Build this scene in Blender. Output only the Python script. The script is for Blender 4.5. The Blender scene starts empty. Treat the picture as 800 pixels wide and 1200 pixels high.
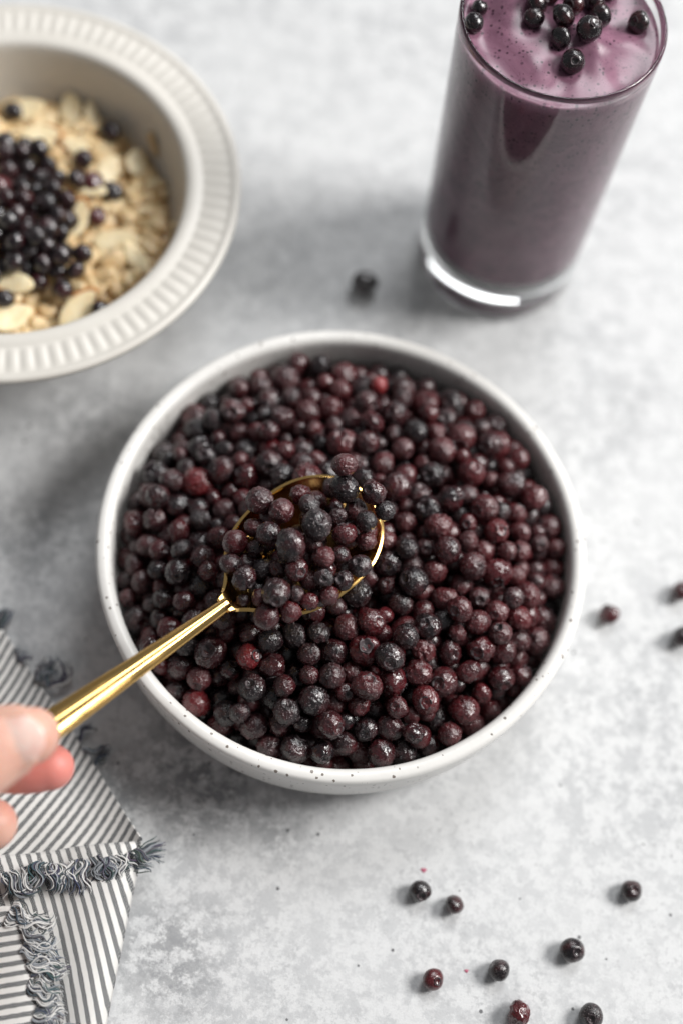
import bpy, bmesh, math, random
import numpy as np
from mathutils import Vector, Matrix, noise, Quaternion

R = math.radians
scene = bpy.context.scene
C = scene.collection

# ------------------------------------------------------------------ camera
CAM_H, PITCH, ROLL = 0.50203, R(65.251), R(9.355)
F = 1667.0                                   # focal length in photograph pixels (50 mm on a 36 mm tall frame)
fw = np.array([0, math.cos(PITCH), -math.sin(PITCH)])
r0 = np.array([1.0, 0, 0]); u0 = np.cross(r0, fw)
RI = math.cos(ROLL) * r0 + math.sin(ROLL) * u0
UP = -math.sin(ROLL) * r0 + math.cos(ROLL) * u0
EYE = np.array([0, 0, CAM_H])
cam = bpy.data.cameras.new('camera')
camo = bpy.data.objects.new('camera', cam); C.objects.link(camo)
camo.matrix_world = Matrix(((RI[0], UP[0], -fw[0], 0), (RI[1], UP[1], -fw[1], 0), (RI[2], UP[2], -fw[2], CAM_H), (0, 0, 0, 1)))
cam.sensor_fit = 'VERTICAL'; cam.sensor_height = 36.0; cam.sensor_width = 24.0; cam.lens = 50.0
cam.clip_start = 0.01; cam.clip_end = 20
cam.dof.use_dof = True; cam.dof.focus_distance = 0.468; cam.dof.aperture_fstop = 2.8
scene.camera = camo

def at(x, y, z):
    """point of the place at height z that the photograph shows at pixel (x, y)"""
    d = fw + RI * (x - 400) / F - UP * (y - 600) / F
    return EYE + d * (z - CAM_H) / d[2]
def project(P):
    d = np.asarray(P) - EYE; z = d @ fw
    return 400 + F * (d @ RI) / z, 600 - F * (d @ UP) / z, z

# ------------------------------------------------------------------ light: one large window, a dim room
world = bpy.data.worlds.new('World'); scene.world = world; world.use_nodes = True
bg = world.node_tree.nodes['Background']
bg.inputs[0].default_value = (0.93, 0.96, 1.0, 1); bg.inputs[1].default_value = 0.17
def area_lamp(name, az, el, dist, sx, sy, power, col, target=(0.02, 0.22, 0.03)):
    l = bpy.data.lights.new(name, 'AREA'); l.shape = 'RECTANGLE'; l.size = sx; l.size_y = sy
    l.energy = power; l.color = col
    o = bpy.data.objects.new(name, l); C.objects.link(o)
    d = Vector((math.cos(R(az)) * math.cos(R(el)), math.sin(R(az)) * math.cos(R(el)), math.sin(R(el))))
    o.location = Vector(target) + d * dist
    o.rotation_euler = d.to_track_quat('Z', 'Y').to_euler()
    return o
area_lamp('side_window_light', 17, 42, 2.3, 0.85, 0.9, 68.0, (1.0, 0.985, 0.965))
area_lamp('back_window_light', 77, 50, 2.5, 0.95, 1.0, 30.0, (0.98, 0.99, 1.0))

scene.view_settings.view_transform = 'Standard'; scene.view_settings.look = 'None'
scene.view_settings.exposure = 0.0; scene.view_settings.gamma = 1.0
scene.view_settings.use_curve_mapping = False
scene.render.engine = 'CYCLES'
scene.cycles.use_denoising = True
scene.cycles.max_bounces = 12; scene.cycles.transmission_bounces = 10; scene.cycles.transparent_max_bounces = 8
scene.cycles.sample_clamp_indirect = 6.0

# ------------------------------------------------------------------ helpers
rng = random.Random(11)
def tag(o, label=None, cat=None, group=None, kind=None):
    if label: o['label'] = label
    if cat: o['category'] = cat
    if group: o['group'] = group
    if kind: o['kind'] = kind
    return o
def mesh_from(name, verts, faces, mat=None, smooth=True):
    me = bpy.data.meshes.new(name); me.from_pydata([tuple(map(float, v)) for v in verts], [], faces); me.update()
    if mat: me.materials.append(mat)
    if smooth: me.polygons.foreach_set('use_smooth', [True] * len(me.polygons))
    return me
def link(name, me, parent=None, loc=None):
    o = bpy.data.objects.new(name, me); C.objects.link(o)
    if parent: o.parent = parent
    if loc is not None: o.location = tuple(map(float, loc))
    return o
def empty(name, loc=(0, 0, 0)):
    o = bpy.data.objects.new(name, None); C.objects.link(o); o.location = tuple(map(float, loc)); o.empty_display_size = 0.01
    return o
def lathe(profile, segs, rfun=None):
    """revolve (r, z) profile round z; r=0 ends close to a point"""
    V, Fc = [], []; rows = []
    for i, (r, z) in enumerate(profile):
        if r < 1e-6:
            rows.append([len(V)]); V.append((0, 0, z))
        else:
            row = []
            for k in range(segs):
                a = 2 * math.pi * k / segs
                rr, zz = rfun(i, r, z, a) if rfun else (r, z)
                row.append(len(V)); V.append((rr * math.cos(a), rr * math.sin(a), zz))
            rows.append(row)
    for A, B in zip(rows[:-1], rows[1:]):
        for k in range(segs):
            k2 = (k + 1) % segs
            if len(A) == 1: Fc.append((A[0], B[k2], B[k]))
            elif len(B) == 1: Fc.append((A[k], A[k2], B[0]))
            else: Fc.append((A[k], A[k2], B[k2], B[k]))
    return V, Fc
def fix_normals(me):
    bm = bmesh.new(); bm.from_mesh(me); bmesh.ops.recalc_face_normals(bm, faces=bm.faces); bm.to_mesh(me); bm.free()
def spline(pts, n):
    """Catmull-Rom through pts resampled to n points"""
    P = np.array(pts, float); P = np.vstack([2 * P[0] - P[1], P, 2 * P[-1] - P[-2]])
    out = []
    for t in np.linspace(0, len(pts) - 1 - 1e-9, n):
        i = int(t); f = t - i; a, b, c, d = P[i:i + 4]
        out.append(0.5 * (2 * b + (c - a) * f + (2 * a - 5 * b + 4 * c - d) * f * f + (3 * b - a - 3 * c + d) * f ** 3))
    return np.array(out)

# ------------------------------------------------------------------ material helpers
class NT:
    def __init__(s, name):
        s.m = bpy.data.materials.new(name); s.m.use_nodes = True
        s.t = s.m.node_tree; s.b = s.t.nodes['Principled BSDF']
    def n(s, kind, **kw):
        nd = s.t.nodes.new(kind)
        for k, v in kw.items():
            if k.startswith('i_'):
                nd.inputs[int(k[2:]) if k[2:].isdigit() else k[2:].replace('_', ' ')].default_value = v
            else: setattr(nd, k, v)
        return nd
    def l(s, a, b): s.t.links.new(a, b)
    def inp(s, name, v):
        if hasattr(v, 'links'): s.l(v, s.b.inputs[name])
        else: s.b.inputs[name].default_value = v
    def math(s, op, a, b=0.0, c=None, clamp=False):
        nd = s.n('ShaderNodeMath', operation=op, use_clamp=clamp)
        for i, v in enumerate((a, b, c)):
            if v is None: continue
            if hasattr(v, 'links'): s.l(v, nd.inputs[i])
            else: nd.inputs[i].default_value = v
        return nd.outputs[0]
    def mix(s, f, a, b, mode='MIX'):
        nd = s.n('ShaderNodeMix', data_type='RGBA', blend_type=mode)
        for i, v in ((0, f), (6, a), (7, b)):
            if hasattr(v, 'links'): s.l(v, nd.inputs[i])
            else: nd.inputs[i].default_value = v if i == 0 else (*v[:3], 1)
        return nd.outputs[2]
    def noise(s, vec, scale, detail=3, rough=0.55, dist=0.0, out=0):
        nd = s.n('ShaderNodeTexNoise', i_Scale=scale, i_Detail=detail, i_Roughness=rough, i_Distortion=dist)
        if vec is not None: s.l(vec, nd.inputs['Vector'])
        return nd.outputs[out]
    def step(s, v, a, b, lo=0.0, hi=1.0):
        nd = s.n('ShaderNodeMapRange', interpolation_type='SMOOTHSTEP')
        s.l(v, nd.inputs[0]); nd.inputs[1].default_value = a; nd.inputs[2].default_value = b
        nd.inputs[3].default_value = lo; nd.inputs[4].default_value = hi
        return nd.outputs[0]
    def voro(s, vec, scale, feature='F1', out=0, rand=1.0):
        nd = s.n('ShaderNodeTexVoronoi', feature=feature, i_Scale=scale, i_Randomness=rand)
        if vec is not None: s.l(vec, nd.inputs['Vector'])
        return nd.outputs[out]
    def bump(s, h, strength, dist, normal=None):
        nd = s.n('ShaderNodeBump', i_Strength=strength, i_Distance=dist)
        s.l(h, nd.inputs['Height'])
        if normal is not None: s.l(normal, nd.inputs['Normal'])
        return nd.outputs[0]
    def obj(s): return s.n('ShaderNodeTexCoord').outputs['Object']

def mat_table():
    k = NT('mottled_concrete'); v = k.obj()
    cloud = k.noise(v, 9, 4, 0.55)
    mott = k.noise(v, 105, 10, 0.82)
    fine = k.noise(v, 300, 7, 0.78)
    grain = k.noise(v, 1500, 2, 0.6)
    col = k.mix(k.step(mott, 0.44, 0.55), (0.47, 0.477, 0.485), (0.655, 0.66, 0.662))
    col = k.mix(k.step(cloud, 0.35, 0.65, 0.0, 0.6), col, (0.67, 0.675, 0.677))
    # dark smudges, and small dark blotches gathered into larger areas at set spots
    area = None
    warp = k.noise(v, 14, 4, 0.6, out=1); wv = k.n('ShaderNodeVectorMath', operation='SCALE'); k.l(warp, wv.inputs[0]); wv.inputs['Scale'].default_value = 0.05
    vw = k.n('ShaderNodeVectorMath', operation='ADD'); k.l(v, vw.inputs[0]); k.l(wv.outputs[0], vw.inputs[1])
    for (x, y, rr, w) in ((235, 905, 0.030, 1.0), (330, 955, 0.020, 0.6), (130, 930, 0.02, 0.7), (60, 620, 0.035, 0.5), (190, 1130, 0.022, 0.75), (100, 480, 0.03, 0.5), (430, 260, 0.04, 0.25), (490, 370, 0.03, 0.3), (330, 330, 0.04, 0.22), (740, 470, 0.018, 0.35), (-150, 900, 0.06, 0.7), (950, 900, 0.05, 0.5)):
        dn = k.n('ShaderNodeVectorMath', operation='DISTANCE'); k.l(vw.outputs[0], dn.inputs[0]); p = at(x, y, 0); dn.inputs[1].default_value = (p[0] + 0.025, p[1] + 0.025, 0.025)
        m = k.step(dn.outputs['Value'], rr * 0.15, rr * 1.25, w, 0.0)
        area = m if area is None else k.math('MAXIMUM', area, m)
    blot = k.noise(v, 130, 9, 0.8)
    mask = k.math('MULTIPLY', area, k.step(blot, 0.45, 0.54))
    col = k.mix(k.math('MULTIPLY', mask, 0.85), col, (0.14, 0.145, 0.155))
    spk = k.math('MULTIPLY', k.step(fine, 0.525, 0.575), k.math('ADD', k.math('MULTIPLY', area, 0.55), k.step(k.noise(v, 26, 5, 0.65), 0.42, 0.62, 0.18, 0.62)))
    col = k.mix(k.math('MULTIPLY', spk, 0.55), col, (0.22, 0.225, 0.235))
    # pits
    vc = k.n('ShaderNodeTexVoronoi', feature='F1', voronoi_dimensions='2D', i_Scale=95.0); k.l(v, vc.inputs['Vector'])
    sep = k.n('ShaderNodeSeparateColor'); k.l(vc.outputs['Color'], sep.inputs[0])
    size = k.math('MULTIPLY', k.step(sep.outputs[0], 0.78, 1.0), 0.065)
    pit = k.math('LESS_THAN', vc.outputs['Distance'], size)
    col = k.mix(k.math('MULTIPLY', pit, 0.85), col, (0.05, 0.05, 0.055))
    # faint scratches
    m2 = k.n('ShaderNodeMapping'); k.l(v, m2.inputs[0]); m2.inputs['Rotation'].default_value = (0, 0, R(-32)); m2.inputs['Scale'].default_value = (14, 420, 1)
    sc = k.noise(m2.outputs[0], 1.0, 3, 0.6)
    scm = k.math('MULTIPLY', k.step(sc, 0.66, 0.72), k.step(k.noise(v, 16, 2), 0.5, 0.62))
    col = k.mix(k.math('MULTIPLY', scm, 0.3), col, (0.33, 0.335, 0.34))
    col = k.mix(k.step(grain, 0.3, 0.7, 0.0, 0.14), col, (0.36, 0.365, 0.37))
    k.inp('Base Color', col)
    k.inp('Roughness', k.step(mott, 0.2, 0.8, 0.5, 0.68))
    h = k.math('ADD', k.math('MULTIPLY', fine, 0.6), k.math('MULTIPLY', grain, 0.35))
    h = k.math('SUBTRACT', h, k.math('MULTIPLY', pit, 1.2))
    k.inp('Normal', k.bump(h, 0.35, 0.0004))
    return k.m

def mat_speckle(name, base, dark, scale=520, amount=0.55, rough=0.32, bump=0.00012, brown=(0.10, 0.07, 0.05)):
    k = NT(name); v = k.obj()
    n1 = k.noise(v, 35, 4, 0.6); col = k.mix(k.step(n1, 0.3, 0.7), base, dark)
    vc = k.n('ShaderNodeTexVoronoi', feature='F1', i_Scale=scale); k.l(v, vc.inputs['Vector'])
    sep = k.n('ShaderNodeSeparateColor'); k.l(vc.outputs['Color'], sep.inputs[0])
    size = k.math('MULTIPLY', k.step(sep.outputs[0], amount, 1.0), 0.33)
    pit = k.step(k.math('SUBTRACT', k.math('ADD', vc.outputs['Distance'], k.math('MULTIPLY', k.math('SUBTRACT', k.noise(v, 1500, 2), 0.5), 0.35)), size), -0.06, 0.03, 1.0, 0.0)
    pit = k.math('MULTIPLY', pit, k.math('GREATER_THAN', sep.outputs[0], amount))
    col = k.mix(k.math('MULTIPLY', pit, 0.85), col, brown)
    k.inp('Base Color', col); k.inp('Roughness', rough)
    k.inp('Normal', k.bump(k.noise(v, 220, 3, 0.6), 0.25, bump * 3))
    return k.m

def mat_berry(name, joined=False):
    """dark frosted blueberry skin; the tint (red share, frost, seed) comes from the object colour or from a point attribute"""
    k = NT(name); tc = k.n('ShaderNodeTexCoord')
    if joined:
        at_ = k.n('ShaderNodeAttribute', attribute_name='tint'); colr = at_.outputs['Color']
        vs = k.n('ShaderNodeVectorMath', operation='SCALE'); k.l(tc.outputs['Object'], vs.inputs[0]); vs.inputs['Scale'].default_value = 1 / 0.0045
        v0 = vs.outputs[0]
    else:
        oi = k.n('ShaderNodeObjectInfo'); colr = oi.outputs['Color']; v0 = tc.outputs['Object']
    sep = k.n('ShaderNodeSeparateColor'); k.l(colr, sep.inputs[0])
    red, frost, seed = sep.outputs[0], sep.outputs[1], sep.outputs[2]
    comb = k.n('ShaderNodeCombineXYZ')
    k.l(k.math('MULTIPLY', seed, 37.0), comb.inputs[0]); k.l(k.math('MULTIPLY', seed, 91.0), comb.inputs[1]); k.l(k.math('MULTIPLY', seed, 13.0), comb.inputs[2])
    add = k.n('ShaderNodeVectorMath', operation='ADD'); k.l(v0, add.inputs[0]); k.l(comb.outputs[0], add.inputs[1])
    v = add.outputs[0]
    big = k.noise(v, 0.9, 3, 0.6)
    mid = k.noise(v, 2.0, 4, 0.65)
    fine = k.noise(v, 5.5, 3, 0.65)
    crys = k.voro(v, 7.5, 'F1')
    redm = k.math('ADD', k.math('MULTIPLY', k.step(big, 0.3, 0.7), 0.6), k.math('SUBTRACT', k.math('MULTIPLY', red, 1.5), 0.42), clamp=True)
    col = k.mix(redm, (0.0062, 0.0036, 0.0048), (0.080, 0.0065, 0.0095))
    bright = k.math('MULTIPLY', k.step(red, 0.78, 1.0), k.step(k.math('ADD', big, k.math('MULTIPLY', red, 0.25)), 0.42, 0.66))
    col = k.mix(bright, col, (0.26, 0.013, 0.016))
    col = k.mix(k.math('MULTIPLY', k.step(mid, 0.5, 0.72), 0.6), col, (0.006, 0.0045, 0.006))
    # dusty bloom and frost grains sitting on the skin
    bl = k.math('MULTIPLY', k.step(mid, 0.30, 0.66), frost)
    bloomc = k.mix(redm, (0.072, 0.050, 0.054), (0.150, 0.052, 0.054))
    col = k.mix(k.math('MULTIPLY', bl, 0.30), col, bloomc)
    gr = k.math('MULTIPLY', k.step(crys, 0.12, 0.42, 1.0, 0.0), k.step(fine, 0.47, 0.58))
    gr = k.math('MULTIPLY', gr, k.math('ADD', k.math('MULTIPLY', frost, 0.62), 0.0))
    col = k.mix(gr, col, (0.50, 0.40, 0.40))
    k.inp('Base Color', col)
    k.inp('Roughness', k.math('ADD', k.math('MULTIPLY', k.step(fine, 0.35, 0.65), 0.16), k.math('ADD', k.math('MULTIPLY', frost, 0.14), 0.15)))
    k.inp('Specular IOR Level', 0.6); k.inp('Coat Weight', k.step(mid, 0.35, 0.65, 0.8, 0.25)); k.inp('Coat Roughness', 0.16)
    h = k.math('MULTIPLY', k.math('ADD', k.math('MULTIPLY', fine, 0.5), k.math('MULTIPLY', gr, 0.7)), k.math('ADD', k.math('MULTIPLY', frost, 1.3), 0.1, clamp=True))
    nrm = k.bump(h, 0.6, 0.0009); k.inp('Normal', nrm); k.l(nrm, k.b.inputs['Coat Normal'])
    return k.m

def mat_simple(name, col, rough=0.5, metal=0.0, nscale=None, ncol=None, bump=None, spec=0.5, sss=0.0, sssr=(1, 0.4, 0.25), sscale=0.002):
    k = NT(name); c = col
    if nscale:
        v = k.obj(); nz = k.noise(v, nscale, 4, 0.6)
        c = k.mix(k.step(nz, 0.3, 0.7), col, ncol)
        if bump: k.inp('Normal', k.bump(nz, 0.5, bump))
    k.inp('Base Color', c if hasattr(c, 'links') else (*c, 1)); k.inp('Roughness', rough); k.inp('Metallic', metal); k.inp('Specular IOR Level', spec)
    if sss:
        k.inp('Subsurface Weight', sss); k.inp('Subsurface Radius', sssr); k.inp('Subsurface Scale', sscale)
    return k.m

# ------------------------------------------------------------------ the table
V, Fc = [], []
TX0, TX1, TY0, TY1 = -0.62, 0.62, -0.25, 1.0
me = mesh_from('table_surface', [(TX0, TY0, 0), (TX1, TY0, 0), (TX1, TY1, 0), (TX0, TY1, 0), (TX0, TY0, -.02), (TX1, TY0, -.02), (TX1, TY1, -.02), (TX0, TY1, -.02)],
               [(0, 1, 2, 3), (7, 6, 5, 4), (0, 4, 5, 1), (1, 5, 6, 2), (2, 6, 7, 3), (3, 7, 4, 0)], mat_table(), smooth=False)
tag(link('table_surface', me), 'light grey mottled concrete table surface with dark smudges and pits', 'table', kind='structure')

# ------------------------------------------------------------------ blueberries: shapes shared by all of them
M_berry = mat_berry('blueberry_skin'); M_berry_heap = mat_berry('blueberry_skin_heap', True)
M_calyx = mat_simple('blueberry_calyx', (0.010, 0.007, 0.009), 0.55, nscale=2.2, ncol=(0.09, 0.065, 0.07), bump=0.0001)
def berry_shape(sub, seed, wrinkle=0.0, dent=0.0, frosty=1.0):
    rg = random.Random(seed)
    bm = bmesh.new(); bmesh.ops.create_icosphere(bm, subdivisions=sub, radius=1.0)
    off = Vector((rg.uniform(-50, 50), rg.uniform(-50, 50), rg.uniform(-50, 50)))
    obl = rg.uniform(0.84, 0.95); ex = rg.uniform(0.95, 1.04)
    ddir = Vector((rg.uniform(-1, 1), rg.uniform(-1, 1), rg.uniform(-0.4, 0.6))).normalized()
    for w in bm.verts:
        p = w.co.normalized(); q = p.copy()
        s = 1 + 0.06 * noise.noise(p * 1.2 + off) + 0.016 * noise.noise(p * 4 + off)
        if wrinkle:
            s -= wrinkle * abs(noise.noise(p * 1.6 + off)) * 0.8 + wrinkle * 0.25 * abs(noise.noise(p * 4.5 - off))
        if dent:
            s -= dent * max(0, (p.dot(ddir) - 0.55) / 0.45) ** 1.3
        rad = math.hypot(p.x, p.y)
        if p.z > 0:                                  # sunken crown end
            s -= 0.20 * math.exp(-(rad / 0.24) ** 2) - 0.05 * math.exp(-((rad - 0.42) / 0.12) ** 2)
        else:
            s -= 0.08 * math.exp(-(rad / 0.16) ** 2)
        if sub > 3:                                  # frosted, granular skin
            g = noise.noise(p * 3.6 + off) * 0.55 + noise.noise(p * 6.5 - off) * 0.5
            s += frosty * (max(0.0, g + 0.1) ** 1.2 * 0.13 + 0.012 * noise.noise(p * 10 + off))
        w.co = Vector((q.x * ex, q.y, q.z * obl)) * s
    me = bpy.data.meshes.new('blueberry'); bm.to_mesh(me); bm.free()
    me.polygons.foreach_set('use_smooth', [True] * len(me.polygons)); me.materials.append(M_berry)
    return me
def calyx_shape(seed):
    rg = random.Random(seed); n = 40; rows = []
    ph = rg.uniform(0, 6.28); amp = rg.uniform(0.06, 0.13); wid = rg.uniform(0.9, 1.15)
    prof = [(0.02, 0.70), (0.10, 0.69), (0.20, 0.72), (0.29, 0.83), (0.36, 0.90), (0.40, 0.88), (0.385, 0.82)]
    V, Fc = [], []
    for i, (r, z) in enumerate(prof):
        for kk in range(n):
            a = 2 * math.pi * kk / n
            lob = (abs(math.cos(2.5 * a + ph))) ** 0.8
            lift = amp * (lob - 0.6) * (1 if 3 <= i <= 5 else 0.1) + 0.015 * noise.noise(Vector((math.cos(a) * 2 + seed, math.sin(a) * 2, i)))
            rr = r * wid * (1 + (0.22 * (lob - 0.5) if 3 <= i <= 5 else 0))
            V.append((rr * math.cos(a), rr * math.sin(a), z + lift))
    for i in range(len(prof) - 1):
        for kk in range(n):
            k2 = (kk + 1) % n; Fc.append((i * n + kk, i * n + k2, (i + 1) * n + k2, (i + 1) * n + kk))
    Fc.append(tuple(range(n - 1, -1, -1)))
    return mesh_from('calyx', V, Fc, M_calyx)
ROUND = [berry_shape(5, 100 + i, dent=(0.16, 0.0, 0.10, 0.24, 0.0)[i % 5]) for i in range(10)]
PLAIN = [berry_shape(4, 200 + i, dent=(0.12 if i == 2 else 0.0), frosty=0.15) for i in range(4)]       # thawed, smooth skin
WRINK = [berry_shape(5, 300 + i, wrinkle=0.24, dent=0.22, frosty=0.35) for i in range(4)]
LOW = [berry_shape(3, 500 + i, dent=(0.15 if i % 2 else 0)) for i in range(5)]
CALYX = [calyx_shape(20 + i) for i in range(5)]
view_dir = Vector(-fw)
def rand_quat(rg, toward=None, spread=1.0):
    if toward is None:
        q = Quaternion((rg.gauss(0, 1), rg.gauss(0, 1), rg.gauss(0, 1), rg.gauss(0, 1))); q.normalize(); return q
    d = (Vector(toward).normalized() + spread * Vector((rg.gauss(0, 1), rg.gauss(0, 1), rg.gauss(0, 1)))).normalized()
    return d.to_track_quat('Z', 'Y') @ Quaternion((0, 0, 1), rg.uniform(0, 6.28))
def blueberry(pos, rad, label, group=None, red=0.3, frost=0.6, rg=rng, wrinkled=None, toward=None, spread=0.5, calyx=None, plain=False):
    wr = (rg.random() < 0.08) if wrinkled is None else wrinkled
    me = rg.choice(WRINK if wr else PLAIN if plain else ROUND)
    o = link('blueberry', me, loc=pos); kk = rad * (1.08 if wr else 1); o.scale = (kk * rg.uniform(0.92, 1.06), kk * rg.uniform(0.92, 1.06), kk * rg.uniform(0.90, 1.04))
    o.rotation_mode = 'QUATERNION'; o.rotation_quaternion = rand_quat(rg, toward, spread)
    o.color = (red, frost, rg.random(), 1)
    tag(o, label, 'blueberry', group)
    ax = o.rotation_quaternion @ Vector((0, 0, 1))
    if calyx or (calyx is None and ax.dot(view_dir) > 0.05):
        link('calyx', rg.choice(CALYX), o)
    return o
def tint(rg):
    red = min(0.7, max(0.0, rg.gauss(0.40, 0.23))); frost = min(1, max(0.08, rg.gauss(0.55, 0.22)))
    return red, frost

# ------------------------------------------------------------------ speckled dish
DX, DY = 0.00240, 0.20200
DISH_IN, DISH_FLOOR, FIL = 0.0813, 0.0080, 0.014
prof = [(0, 0.0022), (0.052, 0.0022), (0.0535, 0.0), (0.0695, 0.0), (0.0745, 0.0008), (0.0795, 0.0034), (0.0828, 0.0085), (0.0850, 0.0165), (0.0862, 0.0265), (0.0868, 0.0350),
        (0.0871, 0.0385), (0.0867, 0.0398), (0.0857, 0.0404), (0.0839, 0.0405), (0.0825, 0.0400), (0.0817, 0.0388), (0.0814, 0.0370)]
for i in range(9):
    a = i / 8 * math.pi / 2
    prof.append((DISH_IN - FIL + FIL * math.cos(a), DISH_FLOOR + FIL - FIL * math.sin(a)))
prof += [(0.04, DISH_FLOOR - 0.0003), (0, DISH_FLOOR - 0.0004)]
def wob(i, r, z, a):
    k = 1 + 0.0035 * noise.noise(Vector((math.cos(a) * 1.2, math.sin(a) * 1.2, 5.0))) + 0.0016 * noise.noise(Vector((math.cos(a) * 5, math.sin(a) * 5, z * 200)))
    return r * k, z + (0.0007 * noise.noise(Vector((math.cos(a) * 1.4, math.sin(a) * 1.4, 9.0))) if z > 0.02 else 0)
V, Fc = lathe(prof, 160, wob); me = mesh_from('dish', V, Fc, mat_speckle('speckled_stoneware', (0.80, 0.785, 0.755), (0.74, 0.725, 0.695)))
fix_normals(me)
tag(link('dish', me, loc=(DX, DY, 0)), 'round shallow speckled white stoneware dish heaped with dark blueberries', 'dish')

# berries settle in the dish: spheres dropped and pushed apart until they rest
def settle(n, seed, iters):
    rg = np.random.RandomState(seed)
    rad = np.clip(rg.normal(0.0041, 0.00062, n), 0.0027, 0.0058)
    ang = rg.uniform(0, 2 * np.pi, n); rr = 0.074 * np.sqrt(rg.uniform(0, 1, n))
    P = np.stack([rr * np.cos(ang), rr * np.sin(ang), 0.012 + 0.075 * rg.uniform(0, 1, n)], 1)
    ctr = np.array([0.004, -0.003])
    iu = ju = None
    for it in range(iters):
        g = 0.00028 if it < iters * 0.8 else 0.0001
        P[:, 2] -= g
        P[:, :2] -= (P[:, :2] - ctr) * g * 4.0
        if it % 8 == 0:
            D = P[:, None] - P[None]; d2 = (D ** 2).sum(-1)
            iu, ju = np.where(np.triu(d2 < (rad[:, None] + rad[None] + 0.003) ** 2, 1))
        for _ in range(3):
            d = P[iu] - P[ju]; L = np.linalg.norm(d, axis=1) + 1e-9
            ov = (rad[iu] + rad[ju]) * 0.97 - L; mk = ov > 0
            push = (d / L[:, None])[mk] * (ov[mk] * 0.42)[:, None]
            np.add.at(P, iu[mk], push); np.add.at(P, ju[mk], -push)
            rxy = np.linalg.norm(P[:, :2], axis=1) + 1e-9
            low = P[:, 2] < DISH_FLOOR + FIL
            rc = DISH_IN - FIL
            lim = np.where(low, 1e9, DISH_IN - rad)
            sel = (~low) & (rxy > lim); P[sel, :2] *= (lim[sel] / rxy[sel])[:, None]
            c = low & (rxy > rc)
            dx, dz = rxy[c] - rc, P[c, 2] - (DISH_FLOOR + FIL); dd = np.hypot(dx, dz) + 1e-9
            s = np.minimum(1, np.maximum(1e-6, FIL - rad[c]) / dd)
            P[c, :2] *= ((rc + dx * s) / rxy[c])[:, None]; P[c, 2] = DISH_FLOOR + FIL + dz * s
            P[:, 2] = np.maximum(P[:, 2], DISH_FLOOR + rad)
    return P + np.array([DX, DY, 0]), rad
N_DISH = 1800
BP, BR = settle(N_DISH, 4, 260)
# which of them show, and how much (painted far to near)
W2, H2 = 400, 600
buf = np.full((H2, W2), -1)
px, py, pz = project(BP)
for i in np.argsort(-pz):
    cx, cy, rr = px[i] / 2, py[i] / 2, F / pz[i] * BR[i] / 2
    x0, x1, y0, y1 = int(cx - rr), int(cx + rr) + 2, int(cy - rr), int(cy + rr) + 2
    yy, xx = np.mgrid[max(0, y0):min(H2, y1), max(0, x0):min(W2, x1)]
    m = (xx - cx) ** 2 + (yy - cy) ** 2 < rr * rr
    buf[yy[m], xx[m]] = i
# the spoon and its load cover this part of the heap
yy, xx = np.mgrid[0:H2, 0:W2]; buf[((xx * 2 - 355) / 92) ** 2 + ((yy * 2 - 640) / 78) ** 2 < 1] = -1
vis = np.bincount(buf[buf >= 0].ravel(), minlength=N_DISH)
order = np.argsort(-vis)
single = set(order[:232].tolist())
print('berries in dish', N_DISH, 'showing', int((vis > 10).sum()), 'top z', BP[:, 2].max())
red_spots = {  # berries that stand out by colour
    'bright red berry near the back rim of the speckled dish': (450, 468),
    'pale pinkish red berry on the heap towards the glass side of the dish': (585, 610),
    'small bright red berry near the right side of the speckled dish': (604, 716),
    'vivid red patched berry low on the heap at the front of the dish': (500, 812),
    'small red berry beside a dark one below the spoon neck in the dish': (297, 776),
    'dark red berry touching the front left wall of the dish': (229, 822),
    'small red berry behind the spoon on the left of the heap': (246, 572),
}
used = {}
for lab, (x, y) in red_spots.items():
    i = min(single - set(used), key=lambda j: (px[j] - x) ** 2 + (py[j] - y) ** 2 + 4 * max(0, 60 - vis[j]))
    used[i] = lab
rgd = random.Random(5)
def dish_zone(x, y):
    wx, wy = (x - 398) / 265, (y - 650) / 240
    if math.hypot(wx, wy) > 0.74:
        if wy < -0.45: return 'along the back wall of the speckled dish'
        if wy > 0.5: return 'along the front wall of the speckled dish'
        return 'along the left wall of the speckled dish' if wx < 0 else 'along the right wall of the speckled dish'
    if y < 560: return 'behind the spoon in the middle of the dish'
    if x > 450: return 'to the right of the spoon tip in the dish'
    if x < 262: return 'left of the spoon in the dish'
    return 'in front of the spoon bowl in the dish'
for i in sorted(single):
    red, fr = tint(rgd)
    # berries towards the right are redder, as in the photograph
    red = min(0.74, red + 0.16 * max(-1, min(1, (px[i] - 420) / 200)))
    tone = 'reddish' if red > 0.5 else 'dark'
    if 0.4 < red <= 0.5: red = 0.4
    zone = dish_zone(px[i], py[i])
    lab, grp = f'{tone} frosted blueberry in the heap {zone}', f'{tone} blueberries {zone}'
    if i in used:
        lab, grp, red, fr = used[i], None, (1.0 if 'back rim' in used[i] else rgd.uniform(0.80, 0.9)), 0.45
    blueberry(BP[i], BR[i], lab, grp, red, fr, rgd, wrinkled=False if i in used else None, toward=(view_dir if rgd.random() < 0.32 else None), spread=0.45)
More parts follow.
